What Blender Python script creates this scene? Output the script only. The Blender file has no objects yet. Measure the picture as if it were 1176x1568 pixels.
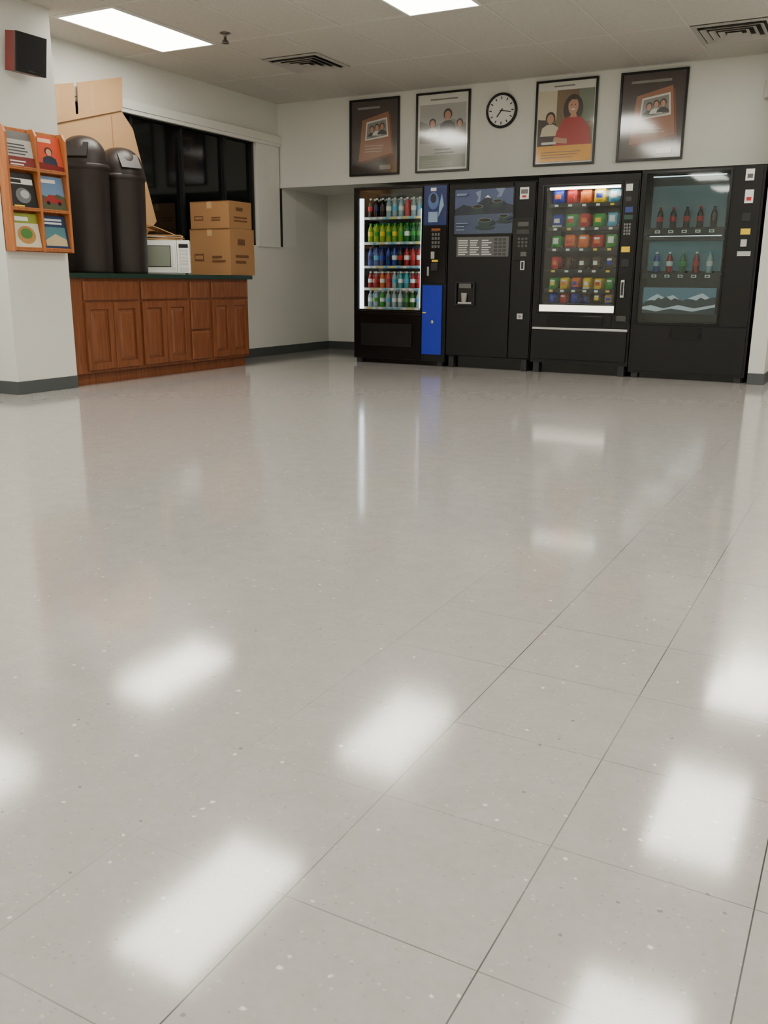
import bpy, bmesh, random
import numpy as np
from math import *
from mathutils import Matrix, Vector
random.seed(7)
Hc=2.83; Yp=9.11; Xw=-6.36; Xc=-5.76; Ym=8.63; Ya=10.18; Hs=1.92; XR=3.6; YB=-5.0

# ---------------------------------------------------------------- materials
def lin(c):
    o=[]
    for v in c:
        v=v/255.0
        o.append(v/12.92 if v<=.04045 else ((v+.055)/1.055)**2.4)
    return o
MC={}
def mat(name,c,rough=.5,spec=.5,metal=0,var=.06,scale=8,stretch=(1,1,1),emis=0,bump=0,coat=0):
    if name in MC: return MC[name]
    m=bpy.data.materials.new(name); m.use_nodes=True; nt=m.node_tree; N=nt.nodes; L=nt.links
    b=N['Principled BSDF']; l=lin(c)
    tc=N.new('ShaderNodeTexCoord'); mp=N.new('ShaderNodeMapping'); mp.inputs['Scale'].default_value=stretch
    no=N.new('ShaderNodeTexNoise'); no.inputs['Scale'].default_value=scale; no.inputs['Detail'].default_value=4
    L.new(tc.outputs['Object'],mp.inputs[0]); L.new(mp.outputs[0],no.inputs['Vector'])
    mx=N.new('ShaderNodeMix'); mx.data_type='RGBA'
    mx.inputs[6].default_value=[v*(1-var) for v in l]+[1]; mx.inputs[7].default_value=[min(1,v*(1+var)) for v in l]+[1]
    L.new(no.outputs['Fac'],mx.inputs[0]); L.new(mx.outputs[2],b.inputs['Base Color'])
    b.inputs['Roughness'].default_value=rough; b.inputs['Specular IOR Level'].default_value=spec; b.inputs['Metallic'].default_value=metal
    if coat: b.inputs['Coat Weight'].default_value=coat; b.inputs['Coat Roughness'].default_value=.09; b.inputs['Coat IOR'].default_value=1.9
    if emis:
        L.new(mx.outputs[2],b.inputs['Emission Color']); b.inputs['Emission Strength'].default_value=emis
    if bump:
        bp=N.new('ShaderNodeBump'); bp.inputs['Strength'].default_value=bump; bp.inputs['Distance'].default_value=.01
        L.new(no.outputs['Fac'],bp.inputs['Height']); L.new(bp.outputs[0],b.inputs['Normal'])
    MC[name]=m; return m
def wood(name,c1,c2,sc=(14,14,1.2)):
    m=bpy.data.materials.new(name); m.use_nodes=True; nt=m.node_tree; N=nt.nodes; L=nt.links; b=N['Principled BSDF']
    tc=N.new('ShaderNodeTexCoord'); mp=N.new('ShaderNodeMapping'); mp.inputs['Scale'].default_value=sc
    no=N.new('ShaderNodeTexNoise'); no.inputs['Scale'].default_value=3; no.inputs['Detail'].default_value=7; no.inputs['Distortion'].default_value=.6
    cr=N.new('ShaderNodeValToRGB'); cr.color_ramp.elements[0].position=.3; cr.color_ramp.elements[1].position=.7
    cr.color_ramp.elements[0].color=lin(c1)+[1]; cr.color_ramp.elements[1].color=lin(c2)+[1]
    L.new(tc.outputs['Object'],mp.inputs[0]); L.new(mp.outputs[0],no.inputs['Vector']); L.new(no.outputs['Fac'],cr.inputs[0]); L.new(cr.outputs[0],b.inputs['Base Color'])
    b.inputs['Roughness'].default_value=.38
    return m
WOOD=wood('cherry_wood',(104,58,32),(134,78,46)); OAK=wood('oak_wood',(158,90,44),(186,114,60))
def glass_mat(name,tint=(.92,.95,.94),rough=.03):
    m=bpy.data.materials.new(name); m.use_nodes=True; nt=m.node_tree; N=nt.nodes; L=nt.links
    N.remove(N['Principled BSDF']); o=N['Material Output']
    t=N.new('ShaderNodeBsdfTransparent'); t.inputs[0].default_value=(*tint,1)
    g=N.new('ShaderNodeBsdfGlossy'); g.inputs['Roughness'].default_value=rough; g.inputs[0].default_value=(1,1,1,1)
    fr=N.new('ShaderNodeFresnel'); fr.inputs[0].default_value=1.45
    mx=N.new('ShaderNodeMixShader'); L.new(fr.outputs[0],mx.inputs[0]); L.new(t.outputs[0],mx.inputs[1]); L.new(g.outputs[0],mx.inputs[2]); L.new(mx.outputs[0],o.inputs[0])
    return m
GLASS=glass_mat('display_glass'); GLASSD=glass_mat('tinted_glass',(.8,.86,.86))
def emit(name,c,s):
    m=bpy.data.materials.new(name); m.use_nodes=True; N=m.node_tree.nodes; b=N['Principled BSDF']
    b.inputs['Base Color'].default_value=lin(c)+[1]; b.inputs['Emission Color'].default_value=lin(c)+[1]; b.inputs['Emission Strength'].default_value=s
    return m
def floor_mat():
    m=bpy.data.materials.new('vinyl_tile_floor'); m.use_nodes=True; nt=m.node_tree; N=nt.nodes; L=nt.links; b=N['Principled BSDF']
    tc=N.new('ShaderNodeTexCoord'); sp=N.new('ShaderNodeSeparateXYZ'); L.new(tc.outputs['Object'],sp.inputs[0])
    def mth(op,a,bv=None,c=None):
        n=N.new('ShaderNodeMath'); n.operation=op
        for i,v in enumerate((a,bv,c)):
            if v is None: continue
            if isinstance(v,(int,float)): n.inputs[i].default_value=v
            else: L.new(v,n.inputs[i])
        return n.outputs[0]
    def rng(s,a,bb,c,d):
        n=N.new('ShaderNodeMapRange'); L.new(s,n.inputs[0])
        for i,v in enumerate((a,bb,c,d)): n.inputs[i+1].default_value=v
        return n.outputs[0]
    def noise(sc,det=3):
        n=N.new('ShaderNodeTexNoise'); n.inputs['Scale'].default_value=sc; n.inputs['Detail'].default_value=det; L.new(tc.outputs['Object'],n.inputs['Vector']); return n.outputs['Fac']
    T=.3048
    gx=mth('DIVIDE',mth('SUBTRACT',sp.outputs[0],-.3521),T); gy=mth('DIVIDE',mth('SUBTRACT',sp.outputs[1],.9189),T)
    lx=rng(mth('PINGPONG',gx,.5),.0022,.0052,1,0); ly=mth('MULTIPLY',rng(mth('PINGPONG',gy,.5),.002,.005,1,0),.6)
    r1=rng(noise(1.3,2),.36,.58,.3,1)
    rx=rng(sp.outputs[0],-1.05,-.62,.06,1)          # joint lines fade out toward the left of the room
    ry=rng(sp.outputs[1],2.0,4.5,1,.35)
    line=mth('MULTIPLY',mth('MULTIPLY',mth('MULTIPLY',mth('MAXIMUM',lx,ly),r1),rx),ry)
    cb=N.new('ShaderNodeCombineXYZ'); L.new(mth('FLOOR',gx),cb.inputs[0]); L.new(mth('FLOOR',gy),cb.inputs[1])
    wn=N.new('ShaderNodeTexWhiteNoise'); L.new(cb.outputs[0],wn.inputs[0])
    val=mth('ADD',mth('ADD',mth('MULTIPLY',wn.outputs[0],.05),mth('MULTIPLY',noise(60,5),.45)),mth('MULTIPLY',noise(14,3),.5))
    base=N.new('ShaderNodeMix'); base.data_type='RGBA'; base.inputs[6].default_value=lin((150,147,145))+[1]; base.inputs[7].default_value=lin((182,178,175))+[1]; L.new(val,base.inputs[0])
    def chips(scale,rad,thr,warp=.35):
        v=N.new('ShaderNodeTexVoronoi'); v.inputs['Scale'].default_value=scale; L.new(tc.outputs['Object'],v.inputs['Vector'])
        d=mth('ADD',v.outputs['Distance'],mth('MULTIPLY',mth('SUBTRACT',noise(scale*3),.5),warp))
        s=N.new('ShaderNodeSeparateColor'); L.new(v.outputs['Color'],s.inputs[0])
        return mth('MULTIPLY',rng(d,rad,rad+.06,1,0),mth('GREATER_THAN',s.outputs[0],thr))
    cur=base.outputs[2]
    for sc,rad,thr,col,st in ((31,.085,.84,(240,238,232),.7),(66,.13,.66,(206,203,198),.42),(74,.13,.70,(120,118,118),.38),(36,.08,.91,(88,84,82),.55)):
        mm=N.new('ShaderNodeMix'); mm.data_type='RGBA'; L.new(mth('MULTIPLY',chips(sc,rad,thr),st),mm.inputs[0]); L.new(cur,mm.inputs[6]); mm.inputs[7].default_value=lin(col)+[1]; cur=mm.outputs[2]
    m3=N.new('ShaderNodeMix'); m3.data_type='RGBA'; L.new(line,m3.inputs[0]); L.new(cur,m3.inputs[6]); m3.inputs[7].default_value=lin((34,32,30))+[1]
    L.new(m3.outputs[2],b.inputs['Base Color'])
    L.new(rng(noise(1.7,3),.3,.7,.085,.125),b.inputs['Roughness']); b.inputs['IOR'].default_value=1.95
    return m
def ceiling_mat():
    m=bpy.data.materials.new('acoustic_ceiling_tile'); m.use_nodes=True; nt=m.node_tree; N=nt.nodes; L=nt.links; b=N['Principled BSDF']
    tc=N.new('ShaderNodeTexCoord')
    n=N.new('ShaderNodeTexNoise'); n.inputs['Scale'].default_value=90; n.inputs['Detail'].default_value=6; L.new(tc.outputs['Object'],n.inputs['Vector'])
    cr=N.new('ShaderNodeValToRGB'); cr.color_ramp.elements[0].position=.35; cr.color_ramp.elements[0].color=lin((190,186,177))+[1]; cr.color_ramp.elements[1].position=.55; cr.color_ramp.elements[1].color=lin((203,199,190))+[1]
    L.new(n.outputs['Fac'],cr.inputs[0]); L.new(cr.outputs[0],b.inputs['Base Color']); b.inputs['Roughness'].default_value=.95
    return m

# ---------------------------------------------------------------- mesh builder
class B:
    def __init__(s): s.v=[];s.f=[];s.m=[];s.sm=[];s.mats=[];s.T=Matrix()
    def mi(s,m):
        if m not in s.mats: s.mats.append(m)
        return s.mats.index(m)
    def add(s,vs,fs,m,smooth=False):
        o=len(s.v); s.v+= [tuple(s.T@Vector(p)) for p in vs]
        i=s.mi(m) if not isinstance(m,list) else None
        for k,f in enumerate(fs):
            s.f.append([o+a for a in f]); s.m.append(i if i is not None else s.mi(m[k])); s.sm.append(smooth)
    def box(s,x0,x1,y0,y1,z0,z1,m):
        v=[(x0,y0,z0),(x1,y0,z0),(x1,y1,z0),(x0,y1,z0),(x0,y0,z1),(x1,y0,z1),(x1,y1,z1),(x0,y1,z1)]
        s.add(v,[(0,3,2,1),(4,5,6,7),(0,1,5,4),(1,2,6,5),(2,3,7,6),(3,0,4,7)],m)
    def prism(s,pts,axis,a,b,m):
        def P(p,t):
            return {0:(t,p[0],p[1]),1:(p[0],t,p[1]),2:(p[0],p[1],t)}[axis]
        n=len(pts); v=[P(p,a) for p in pts]+[P(p,b) for p in pts]
        s.add(v,[list(range(n))[::-1],list(range(n,2*n))]+[(i,(i+1)%n,n+(i+1)%n,n+i) for i in range(n)],m)
    def poly(s,pts,m): s.add(pts,[list(range(len(pts)))],m)
    def lathe(s,c,prof,m,seg=16,smooth=True,axis=2):
        v=[];f=[];ms=[]
        for r,z in prof:
            for k in range(seg):
                a=2*pi*k/seg
                q=(r*cos(a),r*sin(a),z)
                if axis==1: q=(q[0],q[2],q[1])
                if axis==0: q=(q[2],q[0],q[1])
                v.append((c[0]+q[0],c[1]+q[1],c[2]+q[2]))
        for i in range(len(prof)-1):
            for k in range(seg):
                f.append((i*seg+k,i*seg+(k+1)%seg,(i+1)*seg+(k+1)%seg,(i+1)*seg+k)); ms.append(m[i] if isinstance(m,list) else m)
        s.add(v,f,ms,smooth)
    def tube(s,pts,r,m,seg=5):
        v=[];f=[]
        P=[Vector(p) for p in pts]
        for i,p in enumerate(P):
            d=(P[min(i+1,len(P)-1)]-P[max(i-1,0)]).normalized()
            a=d.orthogonal().normalized() if abs(d.z)>.95 else d.cross(Vector((0,0,1))).normalized(); c=d.cross(a)
            for k in range(seg):
                t=2*pi*k/seg; v.append(tuple(p+a*(r*cos(t))+c*(r*sin(t))))
        for i in range(len(P)-1):
            for k in range(seg): f.append((i*seg+k,i*seg+(k+1)%seg,(i+1)*seg+(k+1)%seg,(i+1)*seg+k))
        f.append(list(range(seg))); f.append([ (len(P)-1)*seg+k for k in range(seg)])
        s.add(v,f,m,True)
    def obj(s,name,parent=None,bevel=0,recalc=True):
        me=bpy.data.meshes.new(name); me.from_pydata(s.v,[],s.f)
        for m in s.mats: me.materials.append(m)
        for p,i,sm in zip(me.polygons,s.m,s.sm): p.material_index=i; p.use_smooth=sm
        if recalc:
            bm=bmesh.new(); bm.from_mesh(me); bmesh.ops.recalc_face_normals(bm,faces=bm.faces); bm.to_mesh(me); bm.free()
        o=bpy.data.objects.new(name,me); bpy.context.scene.collection.objects.link(o)
        if parent: o.parent=parent
        if bevel:
            md=o.modifiers.new('bevel','BEVEL'); md.width=bevel; md.segments=2; md.limit_method='ANGLE'; md.angle_limit=radians(50)
        return o
def empty(name):
    e=bpy.data.objects.new(name,None); e.empty_display_size=.1; bpy.context.scene.collection.objects.link(e); return e
class Art:  # flat printed artwork on a surface facing -Y (axis 1) or +X (axis 0); unit coords -> world
    def __init__(s,b,h0,z0,w,h,depth,axis=1,step=.0012): s.b=b;s.h0=h0;s.z0=z0;s.w=w;s.h=h;s.d=depth;s.a=axis;s.k=0;s.st=step
    def P(s,u,v):
        if s.a==1: return (s.h0+u*s.w, s.d-s.k*s.st, s.z0+v*s.h)
        return (s.d+s.k*s.st, s.h0+u*s.w, s.z0+v*s.h)
    def poly(s,pts,m,up=1): s.k+=up; s.b.poly([s.P(u,v) for u,v in pts],m)
    def rect(s,u0,u1,v0,v1,m,up=1): s.poly([(u0,v0),(u1,v0),(u1,v1),(u0,v1)],m,up)
    def ell(s,cu,cv,ru,rv,m,up=1,n=18): s.poly([(cu+ru*cos(2*pi*i/n),cv+rv*sin(2*pi*i/n)) for i in range(n)],m,up)
    def bars(s,u0,u1,v0,v1,n,m,fill=.5):
        s.k+=1
        for i in range(n):
            h=(v1-v0)/n; e=u1-(u1-u0)*random.uniform(0,.35)
            s.b.poly([s.P(u0,v0+i*h),s.P(e,v0+i*h),s.P(e,v0+i*h+h*fill),s.P(u0,v0+i*h+h*fill)],m)
    def person(s,cu,cv,r,shirt,skin,hair,body=2.6,asp=1):
        rr=r*asp
        s.poly([(cu-r*2.3,cv-rr*(1.2+body)),(cu+r*2.3,cv-rr*(1.2+body)),(cu+r*1.9,cv-rr*1.9),(cu+r*.7,cv-rr*1.2),(cu-r*.7,cv-rr*1.2),(cu-r*1.9,cv-rr*1.9)],shirt)
        s.ell(cu,cv+rr*.15,r*1.15,rr*1.25,hair)
        s.ell(cu,cv-rr*.12,r*.8,rr*1.02,skin)
WALL=mat('painted_wall',(219,219,212),.7,var=.02,scale=3)
def g(v,n=None,**k): return mat(n or 'grey_%d'%v,(v,v,v),**k)
BLACK=mat('black_powder_coat',(9,9,10),.42,.35,var=.15,scale=20)
BLACKG=mat('black_gloss_plastic',(5,5,6),.15,.4,var=.1)
DARK=mat('dark_grey_plastic',(34,35,38),.45,.4)
BASE=mat('vinyl_baseboard',(72,76,78),.45,var=.05)
WHITE=mat('white_paper',(235,235,230),.5,var=.02)
CHROME=mat('brushed_metal',(190,190,190),.3,metal=1,var=.05)
RED=mat('red_print',(190,20,26),.35); BLUE=mat('blue_panel',(10,40,170),.35,var=.05); YEL=mat('yellow_print',(240,200,30),.4)
GRN=mat('green_print',(40,150,45),.35); ORG=mat('orange_print',(230,110,25),.35); CYAN=mat('cyan_print',(70,170,215),.35)
NAVY=mat('navy_print',(20,32,90),.35); BRN=mat('brown_print',(66,36,22),.35)

# ---------------------------------------------------------------- room
def single(name,boxes,m,bevel=0):
    b=B()
    for q in boxes: b.box(*q,m)
    return b.obj(name,bevel=bevel)
single('floor',[(Xw-.1,XR+.1,YB-.1,Ya+.1,-.1,0)],floor_mat())
single('ceiling',[(Xw-.1,XR+.1,YB-.1,Ya+.1,Hc,Hc+.1)],ceiling_mat())
wz0,wz1,wy0,wy1=1.26,2.40,6.0,9.45
b=B()
b.box(Xw-.1,Xw,YB,wy0,0,Hc,WALL); b.box(Xw-.1,Xw,wy1,Ya+.1,0,Hc,WALL)
b.box(Xw-.1,Xw,wy0,wy1,0,wz0,WALL); b.box(Xw-.1,Xw,wy0,wy1,wz1,Hc,WALL)
b.obj('wall_left')
single('wall_left_pilaster',[(Xw,Xc,4.70,5.29,0,Hc)],WALL)
single('wall_back',[(Xw,XR,Ya,Ya+.1,0,Hc)],WALL)
single('wall_back_soffit',[(Xw,XR,Yp,Ya,Hs,Hc)],WALL)
single('wall_back_wing',[(-.955,-.82,Ym-.02,Yp,0,Hc),(-.955,-.82,Yp,Ya,0,Hs)],WALL)
single('wall_back_right',[(-.82,XR,Yp,Yp+.1,0,Hs)],WALL)
single('wall_right',[(XR,XR+.1,YB,Ya,0,Hc)],WALL)
single('wall_front',[(Xw,XR,YB-.1,YB,0,Hc)],WALL)
bh=.10;bt=.008
def bb(name,l):
    b=B()
    for q in l: b.box(*q,BASE)
    return b.obj(name,bevel=.003)
bb('baseboard_left',[(Xw,Xw+bt,7.70,Ya-bt,0,bh),(Xw,Xw+bt,YB,4.69,0,bh)])
bb('baseboard_pilaster',[(Xc,Xc+bt,4.70,5.29,0,bh),(Xw+bt,Xc+bt,4.70-bt,4.70,0,bh)])
bb('baseboard_back',[(Xw,-.955,Ya-bt,Ya,0,bh)])
bb('baseboard_wing',[(-.955,-.82+bt,Ym-.02-bt,Ym-.02,0,bh),(-.82,-.82+bt,Ym-.02,Yp-bt,0,bh),(-.82+bt,XR,Yp-bt,Yp,0,bh)])
bb('baseboard_right',[(XR-bt,XR,YB,Yp-bt,0,bh)])
GB=mat('ceiling_grid_bar',(205,202,195),.6,var=.02)
b=B(); x=-5.86
while x<XR:
    b.box(x-.010,x+.010,YB,Yp,Hc-.003,Hc+.002,GB); x+=.61
y=5.43-1.22*8
while y<Yp:
    b.box(Xw,XR,y-.010,y+.010,Hc-.0035,Hc+.002,GB); y+=1.22
b.obj('trim_ceiling_grid')
PANEL=emit('fluorescent_diffuser',(255,250,236),15.5)
FR=mat('troffer_frame',(225,225,220),.4,var=.02)
def troffer(cx,cy):
    b=B(); w,l=.28,.585
    for q in [(cx-.3,cx-w,cy-.605,cy+.605),(cx+w,cx+.3,cy-.605,cy+.605),(cx-w,cx+w,cy-.605,cy-l),(cx-w,cx+w,cy+l,cy+.605)]:
        b.box(*q,Hc-.012,Hc-.001,FR)
    b.box(cx-w,cx+w,cy-l,cy+l,Hc-.009,Hc-.002,PANEL)
    b.obj('ceiling_light')
for cx in (-5.56,-3.11,-.67,1.78):
    for cy in (6.04,3.60,1.16,-1.28,-3.72): troffer(cx,cy)  # rows overhead and behind the camera are unseen, added for ambient light
troffer(-.655,8.47)
VM=mat('vent_metal',(176,172,164),.5,var=.03); VD=mat('vent_dark',(22,21,20),.8)
def vent(cx,cy):
    b=B()
    b.box(cx-.27,cx+.27,cy-.27,cy+.27,Hc-.004,Hc-.001,VD)
    def ring(ro,zo,ri,zi):
        v=[(cx+sx*r,cy+sy*r,z) for r,z in ((ro,zo),(ri,zi)) for sx,sy in ((-1,-1),(1,-1),(1,1),(-1,1))]
        v+=[(a,c,d+.003) for a,c,d in v]
        f=[(i,(i+1)%4,4+(i+1)%4,4+i) for i in range(4)]+[(8+i,12+i,12+(i+1)%4,8+(i+1)%4) for i in range(4)]+[(i,8+i,8+(i+1)%4,(i+1)%4) for i in range(4)]+[(4+i,4+(i+1)%4,12+(i+1)%4,12+i) for i in range(4)]
        b.add(v,f,VM)
    ring(.298,Hc-.010,.255,Hc-.014)
    for r in (.235,.175,.115): ring(r,Hc-.030,r-.035,Hc-.008)
    b.box(cx-.055,cx+.055,cy-.055,cy+.055,Hc-.030,Hc-.027,VM)
    b.obj('ceiling_vent')
vent(-4.945,7.57); vent(-1.28,8.20)
b=B(); b.lathe((-4.98,6.41,Hc),[(0,-.001),(.04,-.001),(.042,-.006),(.03,-.01),(.012,-.012),(.012,-.05),(.02,-.055),(.03,-.075),(.032,-.08),(0,-.08)],mat('sprinkler_metal',(120,116,108),.35,metal=.8),14)
b.obj('fire_sprinkler')

# ---------------------------------------------------------------- window
e=empty('window_1')
b=B(); WG=mat('night_window_glass',(6,9,10),.06,.5,var=.3,scale=1.5); WF=mat('dark_window_frame',(20,21,22),.4)
b.box(Xw-.06,Xw-.05,wy0,8.63,wz0,wz1,WG)
for yy in (6.0,6.72,7.42,8.10,8.60): b.box(Xw-.05,Xw-.01,yy,yy+.035,wz0,wz1,WF)
b.box(Xw-.05,Xw-.01,wy0,8.63,wz0,wz0+.04,WF); b.box(Xw-.05,Xw-.01,wy0,8.63,wz1-.05,wz1,WF)
b.box(Xw-.05,Xw+.012,9.085,9.108,wz0,wz1,WF); b.box(Xw-.05,Xw+.012,9.108,9.15,wz0,Hs-.005,WF)
b.obj('window_frame',e)
b=B(); BL=mat('white_blind',(226,226,220),.6,var=.02)
for i in range(9):
    y=8.66+i*.048; b.box(Xw-.03,Xw+.02,y,y+.0465,wz0-.01,wz1-.02,BL)
b.box(Xw-.05,Xw-.035,8.64,9.085,wz0,wz1,BL)
b.box(Xw-.04,Xw-.0,9.15,9.45,wz0,Hs,BL)
b.obj('blind_slats',e)
b=B(); b.box(Xw+.001,Xw+.055,5.9,9.105,2.395,2.475,mat('white_valance',(225,225,218),.55,var=.02)); b.box(Xw+.001,Xw+.045,5.9,9.105,2.36,2.395,BL)
b.obj('blind_headrail',e,bevel=.004)

# ---------------------------------------------------------------- cabinets
e=empty('base_cabinet')
b=B(); cx1=Xc-.02
b.box(Xw+.01,cx1,5.30,7.67,.10,.88,WOOD)
b.box(Xw+.01,cx1-.05,5.31,7.66,0,.10,WOOD)
b.obj('carcass',e)
def slab(b,y0,y1,z0,z1):
    x0=cx1; d=.02
    b.box(x0,x0+d*.7,y0,y1,z0,z1,WOOD)
    v=[(x0+d*.7,y0,z0),(x0+d*.7,y1,z0),(x0+d*.7,y1,z1),(x0+d*.7,y0,z1),(x0+d,y0+.012,z0+.012),(x0+d,y1-.012,z0+.012),(x0+d,y1-.012,z1-.012),(x0+d,y0+.012,z1-.012)]
    b.add(v,[(0,1,5,4),(1,2,6,5),(2,3,7,6),(3,0,4,7),(4,5,6,7)],WOOD)
def door(b,y0,y1,z0,z1):
    x0=cx1; s=.055
    b.box(x0,x0+.008,y0,y1,z0,z1,WOOD)
    for q in [(y0,y0+s,z0,z1),(y1-s,y1,z0,z1),(y0+s,y1-s,z0,z0+s),(y0+s,y1-s,z1-s,z1)]: b.box(x0+.008,x0+.022,*q,WOOD)
    a0,a1,c0,c1=y0+s+.008,y1-s-.008,z0+s+.008,z1-s-.008; k=.028
    v=[(x0+.008,a0,c0),(x0+.008,a1,c0),(x0+.008,a1,c1),(x0+.008,a0,c1),(x0+.019,a0+k,c0+k),(x0+.019,a1-k,c0+k),(x0+.019,a1-k,c1-k),(x0+.019,a0+k,c1-k)]
    b.add(v,[(0,1,5,4),(1,2,6,5),(2,3,7,6),(3,0,4,7),(4,5,6,7)],WOOD)
b=B()
for (y0,y1) in ((5.43,6.06),(6.10,6.71),(7.07,7.64)):
    slab(b,y0,y1,.70,.855); m=(y0+y1)/2
    door(b,y0,m-.003,.125,.68); door(b,m+.003,y1,.125,.68)
for z0,z1 in ((.70,.855),(.41,.68),(.125,.39)): slab(b,6.755,7.03,z0,z1)
b.obj('door_and_drawer_fronts',e,bevel=.002)
b=B(); CT=mat('green_laminate_counter',(28,52,42),.3,var=.15,scale=60)
b.box(Xw+.005,Xc+.02,5.295,7.71,.88,.92,CT); b.box(Xw+.005,Xw+.012,5.295,7.70,.92,.925,CT)
b.obj('countertop',e,bevel=.006)

# ---------------------------------------------------------------- trash cans on the counter
TC=mat('dark_brown_plastic',(40,31,29),.4,var=.08,scale=4)
def can(cy,ht,x,R,ang):
    b=B(); z=.922
    prof=[(0,0),(R*.9,0),(R*.92,.02),(R*.99,ht-.30),(R*1.0,ht-.295),(R*1.04,ht-.29),(R*1.04,ht-.255),(R*1.0,ht-.25)]
    n=10
    for i in range(n+1):
        a=i/n*pi/2; prof.append((R*cos(a)**.8 if i<n else 0,ht-.245+.225*sin(a)))
    b.lathe((x,cy,z),prof,TC,40)
    a=radians(ang)
    cxp=x+cos(a)*R*.86; cyp=cy+sin(a)*R*.86
    b.T=Matrix.Translation((cxp,cyp,z+ht-.15))@Matrix.Rotation(a,4,'Z')@Matrix.Rotation(radians(-34),4,'Y'); b.box(-.012,.012,-.09,.09,-.07,.07,mat('trash_flap',(32,25,24),.4)); b.T=Matrix()
    b.obj('trash_can',bevel=0)
can(5.745,1.12,-5.985,.200,-60); can(6.175,1.08,-5.995,.205,-20)

# ---------------------------------------------------------------- cardboard
CB=mat('corrugated_cardboard',(190,150,106),.8,var=.07,scale=3,stretch=(1,1,6)); CB2=mat('darker_cardboard',(158,116,74),.8,var=.08,scale=3)  # second material is a browner cardboard for boxes, flap and scraps
CBD=mat('cardboard_print',(104,68,40),.8); TAPE=mat('packing_tape',(192,158,114),.3)
e=empty('flattened_cardboard')
b=B()
b.prism([(5.50,.925),(6.36,.925),(6.92,1.42),(6.67,2.22),(6.52,2.37),(5.50,2.09)],0,-6.292,-6.286,CB)
b.box(-6.286,-6.285,6.40,6.412,1.2,2.30,CB2)
b.obj('large_sheet',e)
b=B()
b.prism([(5.50,2.07),(6.53,2.36),(6.55,2.64),(6.01,2.50),(6.00,2.25),(5.97,2.24),(5.97,2.49),(5.50,2.38)],0,-6.272,-6.266,CB)
b.box(-6.2655,-6.265,6.14,6.19,2.30,2.53,TAPE); b.box(-6.2655,-6.265,5.75,5.80,2.20,2.42,TAPE)
b.obj('folded_flap',e)
b=B()
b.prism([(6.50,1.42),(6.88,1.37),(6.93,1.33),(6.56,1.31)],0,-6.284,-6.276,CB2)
b.obj('torn_flap',e)

e=empty('microwave_oven')
ang=atan2(-.78,.62)
def MWT(x,y,z,a): return Matrix.Translation((x,y,z))@Matrix.Rotation(a,4,'Z')
W=mat('white_enamel',(232,232,226),.35,var=.02); WGm=mat('microwave_window',(120,126,112),.25)
w=.235; hh=.30
T0=MWT(-5.925,6.60,.93,ang+radians(90))
b=B(); b.T=T0
b.box(-w,w,.02,.265,.0,hh,W)
for fx in (-w+.03,w-.05):
    for fy in (.05,.22): b.box(fx,fx+.02,fy,fy+.02,-.009,0,DARK)
b.obj('body',e,bevel=.006)
b=B(); b.T=T0
b.box(-w,.115,-.002,.02,.004,hh-.004,W); b.box(.12,w,0,.02,.004,hh-.004,W)
b.box(-w+.035,.06,-.006,-.002,.055,hh-.05,DARK); b.box(-w+.042,.053,-.008,-.006,.062,hh-.057,WGm)
b.box(.082,.098,-.03,-.018,.05,hh-.05,W); b.box(.084,.096,-.02,0,.05,.07,W); b.box(.084,.096,-.02,0,hh-.07,hh-.05,W)
b.box(.135,w-.015,-.004,0,hh-.07,hh-.035,BLACKG)
for r in range(5):
    for c in range(3): b.box(.137+c*.029,.137+c*.029+.022,-.004,0,.075+r*.03,.075+r*.03+.02,g(190))
b.box(.137,w-.015,-.004,0,.02,.055,g(200))
b.obj('door_and_controls',e,bevel=.002)
b=B()
for i,(dx,dy,dz,rz,cc) in enumerate([(0,0,0,.05,CB),(.01,-.01,.013,-.12,CB2),(-.01,.02,.026,.2,WHITE),(.0,.0,.034,-.05,CB2)]):
    b.T=MWT(-6.02,6.70,1.232+dz,ang+radians(90)+rz); b.box(-.18+dx,.18+dx,-.12,.09,0,.011 if cc!=WHITE else .006,cc)
b.T=MWT(-6.03,6.70,1.277,ang+1.9)@Matrix.Rotation(.35,4,'Y'); b.box(-.13,.13,-.12,.12,.03,.036,CB)
b.obj('cardboard_scraps')

def cbox(x0,x1,y0,y1,z0,z1,seed):
    random.seed(seed)
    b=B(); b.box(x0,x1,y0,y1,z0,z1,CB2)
    ym=(y0+y1)/2; b.box(x0+.002,x1-.002,ym-.03,ym+.03,z1,z1+.001,TAPE)
    h=z1-z0
    b.box(x0+.5*(x1-x0)-.03,x0+.5*(x1-x0)+.03,y0-.0012,y0,z1-.07,z1,TAPE)
    A=Art(b,x0,z0,x1-x0,h,y0-.001,1)
    A.rect(.10,.34,.30,.46,CBD); A.rect(.12,.32,.34,.42,CB2); A.bars(.55,.9,.28,.46,2,CBD); A.rect(.0,1,.985,1,CBD)
    A=Art(b,y0,z0,y1-y0,h,x1+.001,0)
    A.bars(.2,.8,.25,.5,2,CBD); A.rect(.3,.6,.65,.78,CBD)
    return b.obj('cardboard_box',bevel=.003)
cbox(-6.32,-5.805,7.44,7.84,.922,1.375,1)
cbox(-6.31,-5.815,7.45,7.82,1.378,1.64,2)

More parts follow.
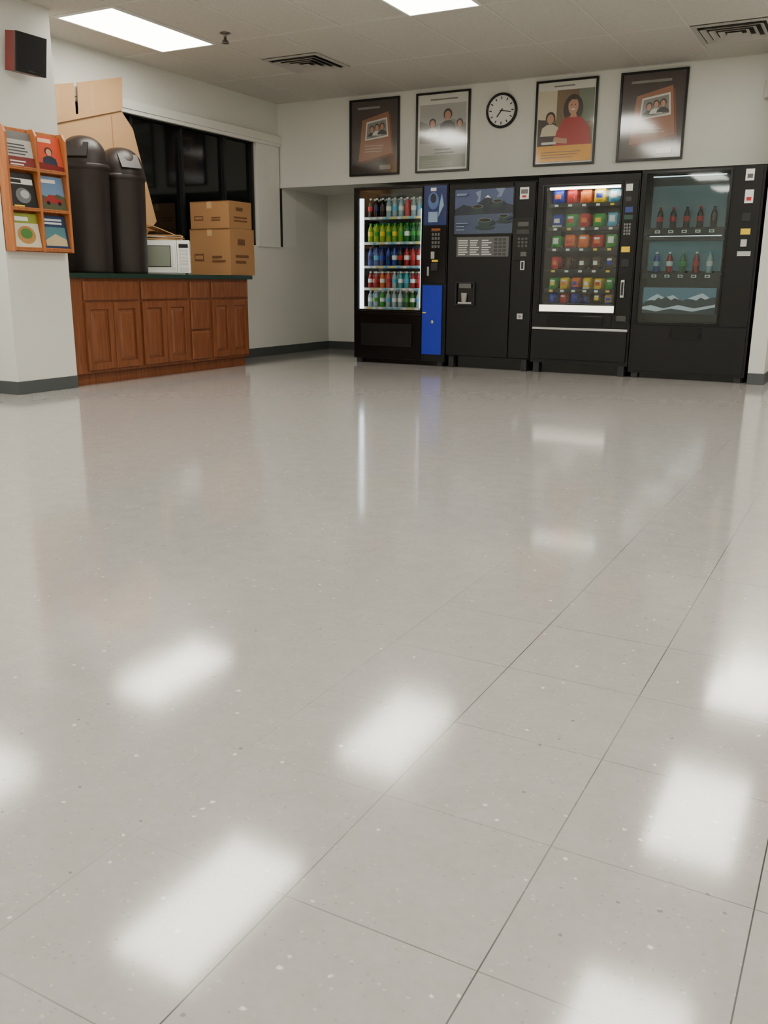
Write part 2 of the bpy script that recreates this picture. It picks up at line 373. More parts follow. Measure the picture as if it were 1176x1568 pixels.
# ---------------------------------------------------------------- magazine rack on the pilaster
e=empty('magazine_rack')
b=B(); y0,y1,z0,z1=4.70,5.27,1.07,1.945; X0=Xc+.001
b.box(X0,X0+.012,y0,y1,z0,z1,OAK)
for yy in (y0,(y0+y1)/2-.010,y1-.020):
    b.prism([(X0,z0-.0),(X0+.10,z0),(X0+.10,z1-.05),(X0+.07,z1),(X0,z1)],1,yy,yy+.020,OAK)
rows=[(1.09,1.36),(1.375,1.645),(1.66,1.93)]
for za,zb in rows:
    b.box(X0,X0+.095,y0+.02,y1-.02,za-.012,za,OAK); b.box(X0+.088,X0+.095,y0+.02,y1-.02,za,za+.012,OAK)
b.obj('oak_frame',e,bevel=.003)
b=B()
def cm(n,c): return mat('cover_'+n,c,.3)
SK=cm('skin',(205,150,120))
def cov_a(A): A.rect(0,1,0,1,cm('silver',(190,188,184))); A.rect(0,1,.78,1,cm('grey',(120,118,118))); A.rect(0,1,0,.3,cm('maroon',(120,40,38))); A.bars(.1,.9,.36,.7,4,cm('char',(70,70,72)),.4); A.bars(.1,.7,.06,.24,2,WHITE,.4)
def cov_b(A): A.rect(0,1,0,1,cm('vermilion',(208,78,48))); A.bars(.12,.95,.82,.95,1,cm('pale',(240,200,170)),.9); A.person(.5,.56,.13,cm('slate',(44,52,70)),SK,BRN,3.2,.75); A.poly([(0,0),(1,0),(1,.16),(0,.24)],cm('darkred',(120,30,26)))
def cov_c(A): A.rect(0,1,0,1,cm('black',(22,22,24))); A.rect(.08,.92,.68,.84,WHITE); A.rect(.12,.5,.71,.81,cm('black',(0,0,0))); A.ell(.5,.36,.28,.22,cm('midgrey',(110,112,116))); A.ell(.56,.4,.16,.12,cm('lightgrey',(180,182,186))); A.bars(.1,.6,.04,.12,1,YEL,.5)
def cov_d(A): A.rect(0,1,0,1,cm('skyblue',(110,140,176))); A.poly([(0,0),(1,0),(1,.42),(.7,.5),(.4,.38),(0,.46)],cm('field',(82,84,60))); A.poly([(.15,.22),(.9,.22),(.85,.34),(.66,.36),(.56,.46),(.34,.46),(.26,.35),(.15,.33)],cm('carred',(150,40,40))); A.ell(.3,.22,.07,.06,BLACK); A.ell(.74,.22,.07,.06,BLACK,0); A.bars(.1,.9,.8,.93,1,WHITE,.8)
def cov_e(A): A.rect(0,1,0,1,cm('cream',(214,208,180))); A.rect(0,1,.72,1,cm('olive',(140,150,50))); A.ell(.5,.38,.34,.26,cm('bread',(180,130,70))); A.ell(.5,.42,.22,.15,cm('leaf',(70,120,50))); A.bars(.15,.85,.78,.93,1,WHITE,.8)
def cov_f(A): A.rect(0,1,0,1,cm('deepblue',(30,54,92))); A.rect(.08,.92,.1,.66,cm('teal',(80,130,140))); A.poly([(.08,.1),(.92,.1),(.92,.3),(.5,.46),(.08,.26)],cm('sand',(196,176,140))); A.bars(.1,.95,.74,.94,2,cm('pale2',(220,226,232)),.6)
covs=[[cov_e,cov_c,cov_a],[cov_f,cov_d,cov_b]]
for ci,(ya,yb) in enumerate(((y0+.024,(y0+y1)/2-.014),((y0+y1)/2+.014,y1-.024))):
    for ri,(za,zb) in enumerate(rows):
        b.T=Matrix.Translation((X0+.082,0,za+.004))@Matrix.Rotation(radians(-9),4,'Y')@Matrix.Translation((-(X0+.082),0,-(za+.004)))
        h=zb-za-.012
        b.box(X0+.062,X0+.082,ya,yb,za+.004,za+h,WHITE)
        A=Art(b,ya,za+.004,yb-ya,h-.004,X0+.0825,0,.0006)
        covs[ci][ri](A)
        b.T=Matrix()
b.obj('magazines',e)

e=empty('wall_speaker')
b=B(); SPW=mat('speaker_wood_side',(96,34,30),.4,var=.1,scale=12)
b.T=Matrix.Translation((-5.66,4.955,2.445))@Matrix.Rotation(radians(8),4,'Y')
b.box(-.055,.045,-.135,.135,-.13,.13,SPW); b.obj('cabinet',e,bevel=.004)
b2=B(); b2.T=b.T; b2.box(.045,.062,-.135,.135,-.13,.13,mat('speaker_grille',(14,14,15),.8,var=.3,scale=300)); b2.box(.062,.064,-.03,.03,-.12,-.11,DARK); b2.obj('grille',e,bevel=.006)
b=B(); b.box(Xc+.001,Xc+.006,4.92,5.0,2.38,2.5,DARK); b.box(Xc+.006,-5.69,4.95,4.98,2.42,2.46,DARK); b.obj('bracket',e)

# ---------------------------------------------------------------- posters & clock
FRM=mat('black_poster_frame',(10,10,11),.3)
GR=dict(rough=.35,var=.05,coat=1)
def poster(x0,x1,draw,z0=2.0,z1=2.785):
    b=B(); t=.02; yb=Yp-.002; yf=Yp-.026
    for q in [(x0,x0+t,z0,z1),(x1-t,x1,z0,z1),(x0+t,x1-t,z0,z0+t),(x0+t,x1-t,z1-t,z1)]: b.box(q[0],q[1],yf,yb,q[2],q[3],FRM)
    b.box(x0+t,x1-t,Yp-.012,yb,z0+t,z1-t,FRM)
    A=Art(b,x0+t,z0+t,x1-x0-2*t,z1-z0-2*t,Yp-.0125,1,.0004)
    draw(A); b.obj('framed_poster',recalc=False)
pb=mat('poster_dark_brown',(50,36,34),**GR); pc=mat('poster_card_brown',(150,98,70),**GR); pg=mat('poster_grey',(128,126,120),**GR); pd=mat('poster_dark',(40,38,38),**GR)
pw=mat('poster_white',(215,214,206),**GR); pl=mat('poster_lightgrey',(168,168,164),**GR); pgr=mat('poster_sage',(112,122,104),**GR); ps=mat('poster_skin',(190,140,112),**GR)
pr=mat('poster_red',(168,26,30),**GR); py=mat('poster_amber',(232,164,46),**GR); ph=mat('poster_hair',(44,26,20),**GR); po=mat('poster_olive',(120,98,66),**GR); pk=mat('poster_cream',(206,196,170),**GR)
pt=mat('poster_rust',(112,58,38),**GR)
def brown(A):
    A.rect(0,1,0,1,pb); A.bars(.14,.86,.89,.95,1,pg,.5)
    A.poly([(.20,.14),(.92,.24),(.84,.80),(.26,.72)],pt); A.poly([(.16,.17),(.88,.27),(.80,.84),(.24,.74)],pc)
    A.poly([(.30,.46),(.80,.50),(.77,.76),(.33,.71)],pw); A.poly([(.33,.48),(.77,.52),(.745,.735),(.355,.69)],pg)
    A.person(.45,.61,.045,pd,ps,ph,1.3,.85); A.person(.56,.63,.045,pw,ps,ph,1.6,.85); A.person(.67,.64,.045,pd,ps,ph,1.6,.85)
    A.bars(.3,.74,.30,.42,3,pk,.25); A.rect(.62,.86,.05,.11,pg)
def grey(A):
    A.rect(0,1,0,1,pw); A.bars(.25,.8,.92,.96,1,pg,.5); A.rect(.04,.96,.36,.87,pl); A.poly([(.04,.36),(.96,.36),(.96,.60),(.7,.66),(.3,.60),(.04,.66)],pg)
    A.person(.60,.72,.075,pd,ps,ph,3.2,.8); A.person(.30,.62,.06,pl,ps,ph,2.6,.8); A.person(.84,.60,.055,pg,ps,ph,2.4,.8)
    A.rect(.04,.96,.20,.36,pl); A.rect(.04,.96,.03,.20,pgr); A.bars(.35,.75,.22,.31,2,pd,.3); A.bars(.1,.8,.06,.16,3,pl,.25)
def woman(A):
    A.rect(0,1,0,1,pw); A.bars(.28,.72,.94,.97,1,pg,.6)
    A.rect(.02,.98,.22,.90,po); A.rect(.02,.34,.55,.90,pk); A.rect(.72,.98,.5,.90,pgr); A.poly([(.02,.22),(.4,.22),(.34,.5),(.02,.56)],pb)
    A.person(.24,.56,.075,pk,ps,ph,2.4,.8)
    A.ell(.63,.66,.17,.18,ph); A.poly([(.30,.22),(.95,.22),(.92,.42),(.80,.54),(.68,.58),(.58,.58),(.46,.53),(.36,.40)],pr)
    A.poly([(.58,.56),(.70,.56),(.67,.64),(.61,.64)],ps); A.ell(.63,.695,.088,.105,ps); A.poly([(.53,.72),(.57,.80),(.68,.81),(.74,.74),(.70,.77),(.6,.775)],ph); A.ell(.63,.655,.035,.010,pw)
    A.ell(.60,.71,.011,.008,ph); A.ell(.665,.71,.011,.008,ph,0)
    A.poly([(.30,.26),(.55,.24),(.55,.30),(.32,.33)],ps); A.rect(.1,.36,.24,.27,pw)
    A.rect(.02,.98,.02,.22,py); A.bars(.1,.8,.07,.17,3,po,.25)
poster(-5.385,-4.765,brown); poster(-4.565,-3.945,grey); poster(-3.24,-2.62,woman); poster(-2.405,-1.785,brown)
b=B(); c=(-3.60,Yp-.001,2.552)
b.lathe(c,[(0,0),(.165,0),(.168,-.02),(.160,-.035),(.146,-.035),(.142,-.022)],FRM,48,axis=1)
b.lathe(c,[(.142,-.020),(.0,-.020)],mat('clock_face',(228,228,222),.3,var=.01),48,False,axis=1)
for i in range(12):
    a=i*pi/6; b.T=Matrix.Translation((c[0]+.118*sin(a),c[1]-.0215,c[2]+.118*cos(a)))@Matrix.Rotation(a,4,'Y'); b.box(-.005,.005,-.001,0,-.013,.013,FRM)
for a,l,wd in ((radians(218),.075,.006),(radians(100),.105,.004)):
    b.T=Matrix.Translation((c[0],c[1]-.024,c[2]))@Matrix.Rotation(a,4,'Y'); b.box(-wd,wd,-.001,.0,-.02,l,FRM)
b.T=Matrix(); b.obj('wall_clock')
b=B(); EM=mat('emergency_light_housing',(200,200,192),.45); b.box(-1.12,-.985,Yp-.06,Yp-.001,2.46,2.61,EM); b.lathe((-1.05,Yp-.06,2.50),[(.03,0),(.034,-.02),(.03,-.03),(0,-.031)],g(230),16,axis=1); b.obj('emergency_light',bevel=.006)

# ---------------------------------------------------------------- vending machines
yb=9.48
def bottle(b,x,y,z,liq,lab,cap,s=1.0):
    pr=[(0,0),(.028,0),(.033,.012),(.031,.06),(.033,.068),(.033,.115),(.032,.13),(.026,.155),(.013,.182),(.013,.188),(.0145,.19),(.0145,.207),(0,.207)]
    pr=[(r*s,h*s) for r,h in pr]
    b.lathe((x,y,z),pr,[liq,liq,liq,liq,lab,liq,liq,liq,liq,cap,cap,cap],10)
def bm(n,c): return mat('drink_'+n,c,.15,.5,var=.05)
COLA=bm('cola',(34,12,8)); CLR=bm('water',(150,172,180)); LIME=bm('lime',(96,150,30)); YG=bm('citrus',(145,168,34)); GB2=bm('green',(20,100,40)); BLU=bm('blue',(30,60,140)); PINK=bm('pink',(200,80,80)); ORJ=bm('orange',(210,100,30)); TEAL=bm('tealdrink',(60,150,160)); RDD=bm('reddrink',(155,20,24))
def shell(name,x0,x1,ztop,ox0,ox1,oz0,oz1,e,depth=.5,inner=DARK,kick=.10):
    b=B()
    b.box(x0,ox0,Ym,yb,kick,ztop,BLACK); b.box(ox1,x1,Ym,yb,kick,ztop,BLACK)
    b.box(ox0,ox1,Ym,yb,kick,oz0,BLACK); b.box(ox0,ox1,Ym,yb,oz1,ztop,BLACK)
    b.box(ox0,ox1,Ym+depth,yb,oz0,oz1,inner)
    b.box(x0+.02,x1-.02,Ym+.06,yb-.02,.0,kick,BLACKG)
    for fx in (x0+.03,x1-.09): b.box(fx,fx+.06,Ym+.01,Ym+.06,0,kick,DARK)
    return b.obj(name,e)
def frame(b,x0,x1,z0,z1,t,y0,y1,m):
    for q in [(x0,x0+t,z0,z1),(x1-t,x1,z0,z1),(x0+t,x1-t,z0,z0+t),(x0+t,x1-t,z1-t,z1)]: b.box(q[0],q[1],y0,y1,q[2],q[3],m)
def keypad(b,x,z,w,h,nx,nz,m,y=Ym-.012):
    for i in range(nx):
        for j in range(nz):
            a=w/nx;c=h/nz; b.box(x+i*a+.15*a,x+i*a+.85*a,y-.004,y,z+j*c+.15*c,z+j*c+.85*c,m)

e=empty('drink_vending_machine'); x0,x1=-5.06,-3.955
LINER=mat('machine_liner',(90,96,98),.5)
shell('body',x0,x1,1.83,-5.0,-4.25,.56,1.80,e,.45,LINER,.05)
LS=emit('machine_light_strip',(238,246,255),4.0)
b=B()
b.box(-4.998,-4.962,Ym+.02,Ym+.05,.58,1.72,LS); b.box(-4.268,-4.254,Ym+.02,Ym+.05,.6,1.60,LS)
b.obj('display_lights',e)
b=B(); SH=mat('shelf_white',(180,184,184),.45); shelves=[.60,.80,1.03,1.275,1.53]
rowsets=[
 [CLR,CLR,GRN,CLR,CLR,CLR,GB2,GB2,CLR],
 [RDD,RDD,ORJ,PINK,CLR,TEAL,TEAL,RDD,RDD],
 [BLU,BLU,NAVY,BLU,BLU,COLA,RDD,RDD,RDD],
 [YG,YG,YG,YG,LIME,LIME,GB2,GB2,GB2],
 [COLA,COLA,COLA,CLR,CLR,CLR,PINK,CLR,CLR]]
labs=[[WHITE,GRN,WHITE,CYAN,WHITE,WHITE,GRN,WHITE,CYAN],[WHITE,RED,WHITE,RED,CYAN,WHITE,CYAN,WHITE,RED],[NAVY,CYAN,BLUE,NAVY,WHITE,RED,WHITE,RED,WHITE],[YEL,GRN,YEL,GRN,YEL,GRN,WHITE,GRN,GRN],[RED,NAVY,BRN,WHITE,CYAN,WHITE,PINK,WHITE,CYAN]]
caps=[WHITE,WHITE,NAVY,GRN,WHITE]
bs=B()
for i,z in enumerate(shelves):
    b.box(-4.955,-4.268,Ym+.05,Ym+.44,z-.02,z,SH); b.box(-4.955,-4.268,Ym+.045,Ym+.052,z-.024,z+.003,SH)
    for k in range(9):
        x=-4.905+k*.0735; b.box(x-.018,x+.018,Ym+.042,Ym+.045,z-.022,z-.004,random.choice([WHITE,YEL,CYAN,WHITE]))
        for d in range(3): bottle(bs,x,Ym+.095+d*.09,z,rowsets[i][k],labs[i][k],caps[i],.84 if i<2 else .94)
b.obj('shelves',e); bs.obj('bottles',e)
b=B(); b.box(-5.0,-4.25,Ym+.003,Ym+.009,.56,1.80,GLASS); b.obj('glass',e)
b=B()
frame(b,-5.045,-4.235,.545,1.815,.014,Ym-.01,Ym,BLACKG)
b.box(-5.045,-4.235,Ym-.012,Ym,.06,.535,BLACKG); b.box(-4.95,-4.35,Ym-.02,Ym-.012,.20,.42,BLACK); frame(b,-4.96,-4.34,.19,.43,.012,Ym-.024,Ym-.012,BLACK)
b.box(-4.22,-3.965,Ym-.012,Ym,.86,1.42,BLACKG); b.box(-4.22,-3.995,Ym-.016,Ym,.125,.835,BLUE)
b.box(-4.22,-3.965,Ym-.010,Ym,1.43,1.815,NAVY)
A=Art(b,-4.22,1.43,.25,.385,Ym-.011,1,.001)
A.rect(0,1,0,1,mat('sticker_blue',(26,46,104),.25)); A.rect(.2,.62,.08,.34,mat('sticker_sky',(140,165,195),.25)); A.ell(.42,.62,.24,.22,mat('sticker_lightblue',(80,108,160),.25)); A.ell(.42,.68,.13,.12,mat('sticker_dark',(22,28,50),.25)); A.rect(.3,.55,.86,.94,WHITE); A.poly([(.65,.2),(.9,.5),(.8,.8),(.7,.5)],mat('sticker_sky',(0,0,0)))
keypad(b,-4.13,1.20,.10,.16,3,4,g(90)); b.box(-4.13,-4.03,Ym-.016,Ym-.012,1.375,1.40,mat('lcd_amber',(120,60,20),.3,emis=.3))
b.box(-4.14,-4.05,Ym-.018,Ym-.012,1.365,1.372,DARK); b.box(-4.13,-4.09,Ym-.02,Ym-.012,1.10,1.17,CHROME); b.box(-4.125,-4.05,Ym-.02,Ym-.012,.98,1.06,DARK); b.box(-4.17,-4.15,Ym-.02,Ym-.012,.93,1.02,CHROME)
b.box(-4.12,-4.05,Ym-.014,Ym-.012,1.07,1.09,YEL)
b.lathe((-4.10,Ym-.016,.46),[(.0,-.012),(.018,-.012),(.018,0)],CHROME,14,axis=1); b.box(-4.215,-4.175,Ym-.018,Ym-.016,.55,.56,YEL)
b.obj('control_column',e,bevel=.002)

e=empty('coffee_vending_machine'); x0,x1=-3.945,-3.02
b=B(); b.box(x0,x1,Ym,yb,.12,1.82,BLACK); b.box(x0+.02,x1-.02,Ym+.07,yb-.02,0,.12,BLACKG)
for fx in (x0+.03,x1-.09): b.box(fx,fx+.06,Ym+.01,Ym+.07,0,.12,DARK)
b.box(x0+.01,-3.255,Ym-.02,Ym,.13,1.81,BLACK); b.box(-3.245,x1-.008,Ym-.02,Ym,.13,1.81,BLACK)
b.obj('body',e,bevel=.004)
b=B(); y=Ym-.02
frame(b,-3.885,-3.235,1.325,1.775,.014,y-.008,y,BLACKG)
A=Art(b,-3.871,1.339,.622,.422,y-.001,1,.0008)
sky=mat('print_sky',(70,84,124),.2); hill=mat('print_hill',(30,38,54),.2); lake=mat('print_lake',(66,78,104),.2); cup=mat('print_cup',(34,56,56),.2); cof=mat('print_coffee',(30,20,15),.2); mst=mat('print_mist',(118,134,164),.2); rim=mat('print_rim',(110,132,132),.2)
A.rect(0,1,0,1,sky); A.poly([(0,.55),(.15,.66),(.34,.60),(.50,.78),(.57,.86),(.66,.74),(.80,.70),(1,.62),(1,.45),(0,.42)],hill); A.poly([(.52,.80),(.57,.86),(.62,.79),(.57,.81)],WHITE)
A.poly([(0,.42),(1,.45),(1,0),(0,0)],lake); A.poly([(.70,1),(.86,1),(.80,.82),(.72,.80),(.76,.9)],mst); A.poly([(.36,.92),(.46,.98),(.44,.72),(.38,.70),(.41,.82)],mst)
for cu,cv,s in ((.40,.56,.10),(.74,.68,.09),(.54,.24,.12),(.86,.34,.09)):
    A.ell(cu,cv-.85*s,s*1.4,s*.42,cup); A.poly([(cu-s,cv+s*.5),(cu+s,cv+s*.5),(cu+s*.85,cv-s*.2),(cu+s*.55,cv-s*.95),(cu-s*.55,cv-s*.95),(cu-s*.85,cv-s*.2)],cup)
    A.ell(cu+s*1.1,cv,s*.30,s*.40,cup); A.ell(cu+s*1.1,cv,s*.15,s*.22,hill); A.ell(cu,cv+s*.5,s,s*.4,rim); A.ell(cu,cv+s*.5,s*.88,s*.32,cof)
A.bars(.05,.26,.08,.3,3,mst,.3); A.bars(.05,.3,.86,.94,1,mst,.6)
b.box(-3.84,-3.275,y-.006,y,1.115,1.31,g(70))
A=Art(b,-3.835,1.12,.555,.185,y-.007,1,.001); A.rect(0,1,0,1,g(90))
for i in range(3): A.bars(.03+i*.23,.22+i*.23,.08,.92,7,g(200),.5)
for r in range(5):
    for cc in range(3): b.box(-3.43+cc*.045,-3.40+cc*.045,y-.012,y-.007,1.13+r*.035,1.152+r*.035,g(60))
frame(b,-3.83,-3.62,.64,.87,.012,y-.03,y,DARK); b.box(-3.818,-3.632,y-.004,y-.001,.652,.858,BLACKG)
b.box(-3.80,-3.65,y-.03,y-.004,.655,.67,CHROME); b.box(-3.79,-3.66,y-.028,y-.004,.81,.855,g(90)); b.lathe((-3.735,y-.03+.012,.672),[(0,0),(.024,0),(.034,.09),(.031,.09)],mat('paper_cup',(150,146,140),.5),16)
b.obj('front_panel',e,bevel=.0015)
b=B()
b.box(-3.235,-3.035,y-.008,y,1.08,1.48,BLACKG); keypad(b,-3.19,1.20,.11,.10,3,3,g(70),y-.008); b.box(-3.19,-3.08,y-.012,y-.008,1.40,1.44,g(80)); b.box(-3.20,-3.07,y-.014,y-.008,1.33,1.37,g(50)); b.box(-3.15,-3.09,y-.012,y-.008,1.12,1.16,g(90))
b.box(-3.185,-3.095,y-.003,y,1.65,1.76,WHITE); b.box(-3.175,-3.105,y-.004,y-.003,1.70,1.74,g(110)); b.box(-3.16,-3.12,y-.004,y-.003,1.665,1.685,RED)
b.box(-3.145,-3.10,y-.02,y,.99,1.075,CHROME); b.box(-3.133,-3.113,y-.026,y-.02,1.0,1.065,DARK)
b.box(-3.16,-3.10,y-.01,y,.515,.57,CHROME); b.lathe((-3.13,y-.01,.542),[(0,-.006),(.012,-.006),(.014,0)],g(120),12,axis=1)
b.obj('control_column',e,bevel=.0015)

e=empty('snack_vending_machine'); x0,x1=-3.01,-2.04
shell('body',x0,x1,1.84,-2.92,-2.21,.66,1.75,e,.5,g(22),.10)
b=B()
b.box(-2.94,-2.205,Ym-.006,Ym-.001,.598,.66,emit('snack_panel_light',(250,244,225),2.0))
b.box(-2.90,-2.23,Ym+.02,Ym+.05,1.728,1.745,emit('snack_top_light',(250,244,225),14.0))
b.obj('display_lights',e)
MAR=mat('maroon_print',(110,20,26),.3); SIL=mat('silver_print',(170,170,175),.25,metal=.4); PUR=mat('purple_print',(100,40,120),.3); TAN=mat('tan_print',(200,160,100),.35)
def bag(b,cx,y,z,w,h,m1,m2,t=.026):
    nx,nz=5,6; v=[];f=[];ms=[]; deco=random.random()
    for sgn in (-1,1):
        for j in range(nz+1):
            for i in range(nx+1):
                u=i/nx;q=j/nz; d=t*(sin(pi*u)**.6)*(sin(pi*q)**.6 if 0<q<1 else 0)
                ww=w*(1-.06*sin(pi*q))
                v.append((cx+(u-.5)*ww+random.uniform(-.001,.001),y+sgn*d,z+q*h))
    n=(nx+1)*(nz+1)
    for s_ in (0,n):
        for j in range(nz):
            for i in range(nx):
                a=s_+j*(nx+1)+i; f.append((a,a+1,a+nx+2,a+nx+1)); ms.append(m2 if (1<=i<=3 and 2<=j<=3) or (deco<.3 and j==0) else (WHITE if j==4 and 1<=i<=3 and deco>.6 else m1))
    b.add(v,f,ms,True)
b=B(); bs=B(); bc=B(); random.seed(11)
srows=[(1.60,5,.108,.125,'chips'),(1.385,5,.10,.12,'chips'),(1.195,5,.10,.115,'bar'),(.995,5,.082,.115,'dark'),(.81,6,.075,.105,'bar'),(.675,6,.075,.09,'mix')]
for z,n,w_,h_,kind in srows:
    b.box(-2.915,-2.215,Ym+.05,Ym+.49,z-.012,z,DARK); b.box(-2.915,-2.215,Ym+.042,Ym+.05,max(z-.03,.662),z+.004,BLACK)
    sp=.67/n
    for k in range(n):
        cx=-2.90+sp*(k+.5)
        if z>.7: b.box(cx-.018,cx+.018,Ym+.039,Ym+.042,z-.026,z-.006,random.choice([WHITE,WHITE,YEL]))
        pool={'chips':[RED,YEL,CYAN,WHITE,ORG,GRN,BLUE],'bar':[RED,ORG,YEL,GRN,MAR,SIL,WHITE],'dark':[BRN,NAVY,SIL,BRN,PUR,RED,BLACKG],'mix':[BRN,BLUE,TAN,RED,SIL]}[kind]
        m1=random.choice(pool); m2=random.choice([WHITE,YEL,RED,BLUE,ORG,m1])
        for d in range(3): bag(bs,cx,Ym+.09+d*.07,z+.004,w_*random.uniform(.9,1.02),h_*random.uniform(.93,1.05),m1,m2)
        pts=[(cx+.035*cos(t*.7),Ym+.06+t*.0065,z+.04+.035*sin(t*.7)) for t in range(40)]
        bc.tube(pts,.0018,CHROME,4)
b.obj('shelves',e); bs.obj('snack_packets',e,recalc=False); bc.obj('spiral_coils',e)
b=B(); b.box(-2.92,-2.21,Ym+.003,Ym+.009,.66,1.75,GLASS); b.obj('glass',e)
b=B()
b.box(-2.965,-2.945,Ym-.012,Ym,.58,1.775,BLACKG); b.box(-2.201,-2.190,Ym-.012,Ym,.58,1.775,BLACKG); b.box(-2.945,-2.201,Ym-.012,Ym,1.757,1.775,BLACKG); b.box(-2.945,-2.201,Ym-.012,Ym,.58,.596,BLACKG)
b.box(-2.185,-2.05,Ym-.012,Ym,.50,1.78,BLACKG)
b.box(-2.165,-2.105,Ym-.015,Ym-.012,1.69,1.75,WHITE); b.box(-2.16,-2.11,Ym-.015,Ym-.012,1.60,1.64,g(60)); keypad(b,-2.165,1.30,.07,.11,3,4,g(120)); b.box(-2.165,-2.085,Ym-.016,Ym-.012,1.44,1.48,mat('lcd_green',(30,70,60),.3)); b.box(-2.16,-2.09,Ym-.015,Ym-.012,1.50,1.55,mat('sticker_navy',(40,60,130),.3))
b.box(-2.17,-2.09,Ym-.016,Ym-.012,1.15,1.20,YEL); b.box(-2.16,-2.09,Ym-.02,Ym-.012,1.02,1.09,DARK)
b.box(-2.15,-2.115,Ym-.025,Ym-.012,.74,.90,CHROME); b.box(-2.142,-2.123,Ym-.032,Ym-.025,.76,.88,DARK)
b.box(-2.17,-2.08,Ym-.018,Ym-.012,.52,.57,g(60))
b.box(-2.995,-2.055,Ym-.03,Ym,.425,.445,CHROME); b.box(-2.99,-2.06,Ym-.025,Ym,.14,.42,BLACK); b.box(-2.93,-2.22,Ym-.012,Ym,.46,.575,BLACK); b.box(-2.85,-2.3,Ym-.02,Ym-.012,.475,.56,BLACKG)
b.obj('control_column',e,bevel=.002)

e=empty('drink_vending_machine'); x0,x1=-2.03,-.985
shell('body',x0,x1,1.86,-1.98,-1.27,.52,1.83,e,.16,BLACKG,.05)
TP=mat('teal_glow_back',(84,100,104),.4,var=.3,scale=2.5,emis=.25); TP2=mat('teal_glow_back_low',(54,96,102),.4,var=.25,scale=2.5,emis=.28)  # teal backs given a glow of their own to brighten the display
b=B()
b.box(-1.95,-1.30,Ym+.135,Ym+.155,1.37,1.73,TP); b.box(-1.95,-1.30,Ym+.135,Ym+.155,.985,1.25,TP2)
b.box(-1.94,-1.31,Ym+.05,Ym+.06,1.80,1.808,emit('drink_top_fill',(230,245,250),2.0)); b.box(-1.94,-1.31,Ym+.09,Ym+.10,1.288,1.294,emit('drink_mid_fill',(230,245,250),2.0))  # glowing bars added as fill to brighten the display
for z in (1.355,.965):
    b.box(-1.97,-1.28,Ym+.03,Ym+.155,z-.01,z,DARK); b.box(-1.97,-1.28,Ym+.025,Ym+.03,z-.05,z,BLACKG)
    for k in range(5):
        x=-1.86+k*.118; b.box(x-.022,x+.022,Ym+.020,Ym+.025,z-.04,z-.015,WHITE); b.box(x-.012,x+.012,Ym+.0195,Ym+.020,z-.033,z-.022,BLACKG)
b.box(-1.97,-1.28,Ym+.03,Ym+.12,1.255,1.285,BLACKG)
A=Art(b,-1.95,.60,.65,.235,Ym+.05,1,.001)
ms=mat('mural_sky',(92,118,136),.3,emis=.25); mr=mat('mural_rock',(48,56,62),.3,emis=.15); mw=mat('mural_snow',(206,212,216),.3,emis=.25)
A.rect(0,1,0,1,ms); A.poly([(0,.35),(.1,.6),(.2,.75),(.3,.62),(.42,.72),(.55,.5),(.68,.66),(.82,.80),(.92,.62),(1,.66),(1,0),(0,0)],mr)
A.poly([(.05,.48),(.1,.6),(.2,.75),(.3,.62),(.26,.55),(.22,.62),(.17,.5),(.12,.52)],mw); A.poly([(.33,.64),(.42,.72),(.52,.54),(.44,.6),(.4,.52)],mw); A.poly([(.62,.58),(.68,.66),(.82,.80),(.92,.62),(.86,.56),(.8,.64),(.74,.52),(.7,.56)],mw)
A.poly([(0,.25),(.12,.32),(.3,.2),(.5,.34),(.72,.22),(1,.38),(1,.28),(.7,.1),(.4,.2),(.2,.08),(0,.16)],mw)
b.obj('display_panels',e)
b=B(); sets=[[(COLA,RED,RED),(COLA,RED,RED),(COLA,RED,BLACK),(COLA,RED,RED),(COLA,BRN,DARK)],[(BLU,CLR,WHITE),(RDD,WHITE,WHITE),(GB2,GRN,GRN),(RDD,RED,WHITE),(CLR,WHITE,CYAN)]]
for z,st in zip((1.355,.965),sets):
    for k,(l,lb,cp) in enumerate(st): bottle(b,-1.86+k*.118,Ym+.085,z+.001,l,lb,cp,.9)
b.obj('bottles',e)
b=B(); b.box(-1.98,-1.27,Ym+.003,Ym+.009,.52,1.83,GLASSD); b.obj('glass',e)
b=B()
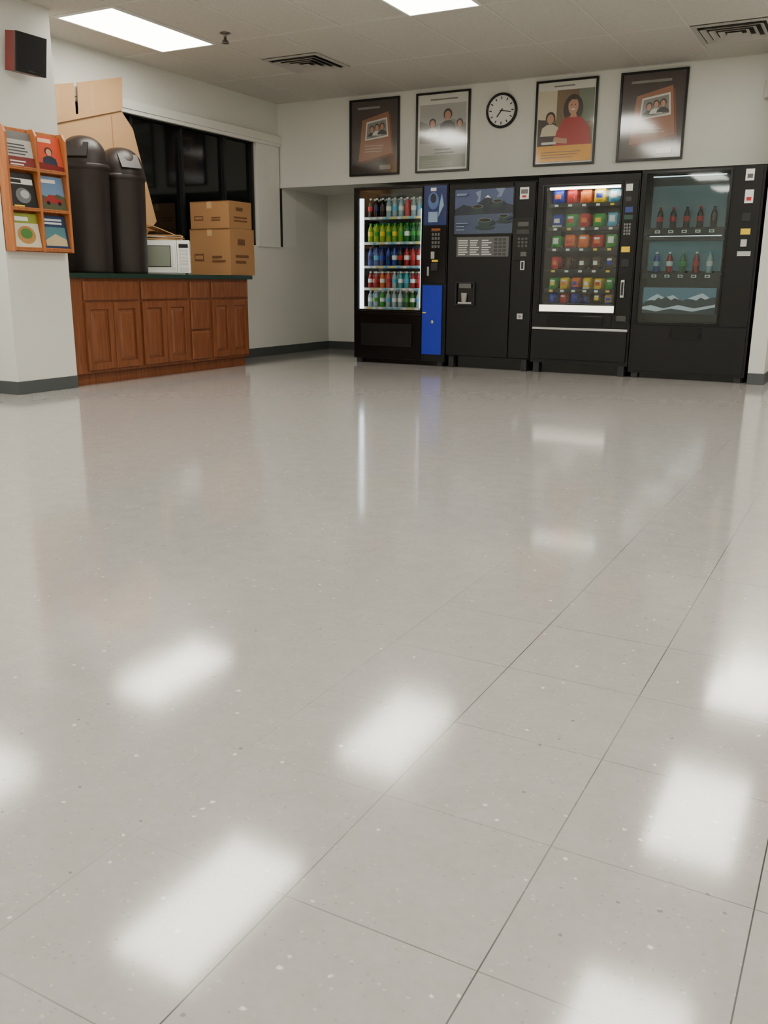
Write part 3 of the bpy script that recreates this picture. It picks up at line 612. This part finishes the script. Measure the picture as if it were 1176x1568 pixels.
frame(b,-2.0,-1.25,.50,1.848,.018,Ym-.012,Ym,BLACKG)
b.box(-1.245,-1.005,Ym-.012,Ym,.50,1.845,BLACK)
b.box(-2.0,-1.005,Ym-.012,Ym,.07,.485,BLACK); frame(b,-1.67,-1.39,.375,.485,.012,Ym-.02,Ym-.012,BLACKG); b.box(-1.655,-1.405,Ym-.016,Ym-.012,.387,.473,BLACKG)
for (a,c,z0_,z1_,m) in ((-1.145,-1.075,1.735,1.83,WHITE),(-1.135,-1.065,1.55,1.66,WHITE),(-1.14,-1.06,1.29,1.34,YEL),(-1.15,-1.04,1.11,1.15,g(190))):
    b.box(a,c,Ym-.015,Ym-.012,z0_,z1_,m)
b.box(-1.13,-1.085,Ym-.016,Ym-.015,1.755,1.79,g(90)); b.box(-1.12,-1.08,Ym-.016,Ym-.015,1.57,1.60,RED)
b.box(-1.14,-1.07,Ym-.018,Ym-.012,1.40,1.47,DARK); b.box(-1.13,-1.08,Ym-.02,Ym-.012,1.19,1.25,CHROME)
b.obj('control_column',e,bevel=.002)

# ---------------------------------------------------------------- world & camera
w=bpy.data.worlds.new('World'); bpy.context.scene.world=w; w.use_nodes=True
w.node_tree.nodes['Background'].inputs[0].default_value=(.02,.022,.025,1); w.node_tree.nodes['Background'].inputs[1].default_value=.3
p_,y_,r_=.2550,.4957,.0077
F=Vector((-sin(y_)*cos(p_),cos(y_)*cos(p_),-sin(p_))); R=Vector((cos(y_),sin(y_),0)); U=R.cross(F)
R2=R*cos(r_)+U*sin(r_); U2=-R*sin(r_)+U*cos(r_)
M=Matrix(((R2.x,U2.x,-F.x,0),(R2.y,U2.y,-F.y,0),(R2.z,U2.z,-F.z,.8767),(0,0,0,1)))
cd=bpy.data.cameras.new('camera'); co=bpy.data.objects.new('camera',cd); bpy.context.scene.collection.objects.link(co)
co.matrix_world=M; cd.sensor_fit='VERTICAL'; cd.sensor_height=24; cd.lens=24*1358.34/1568; cd.clip_start=.02
bpy.context.scene.camera=co
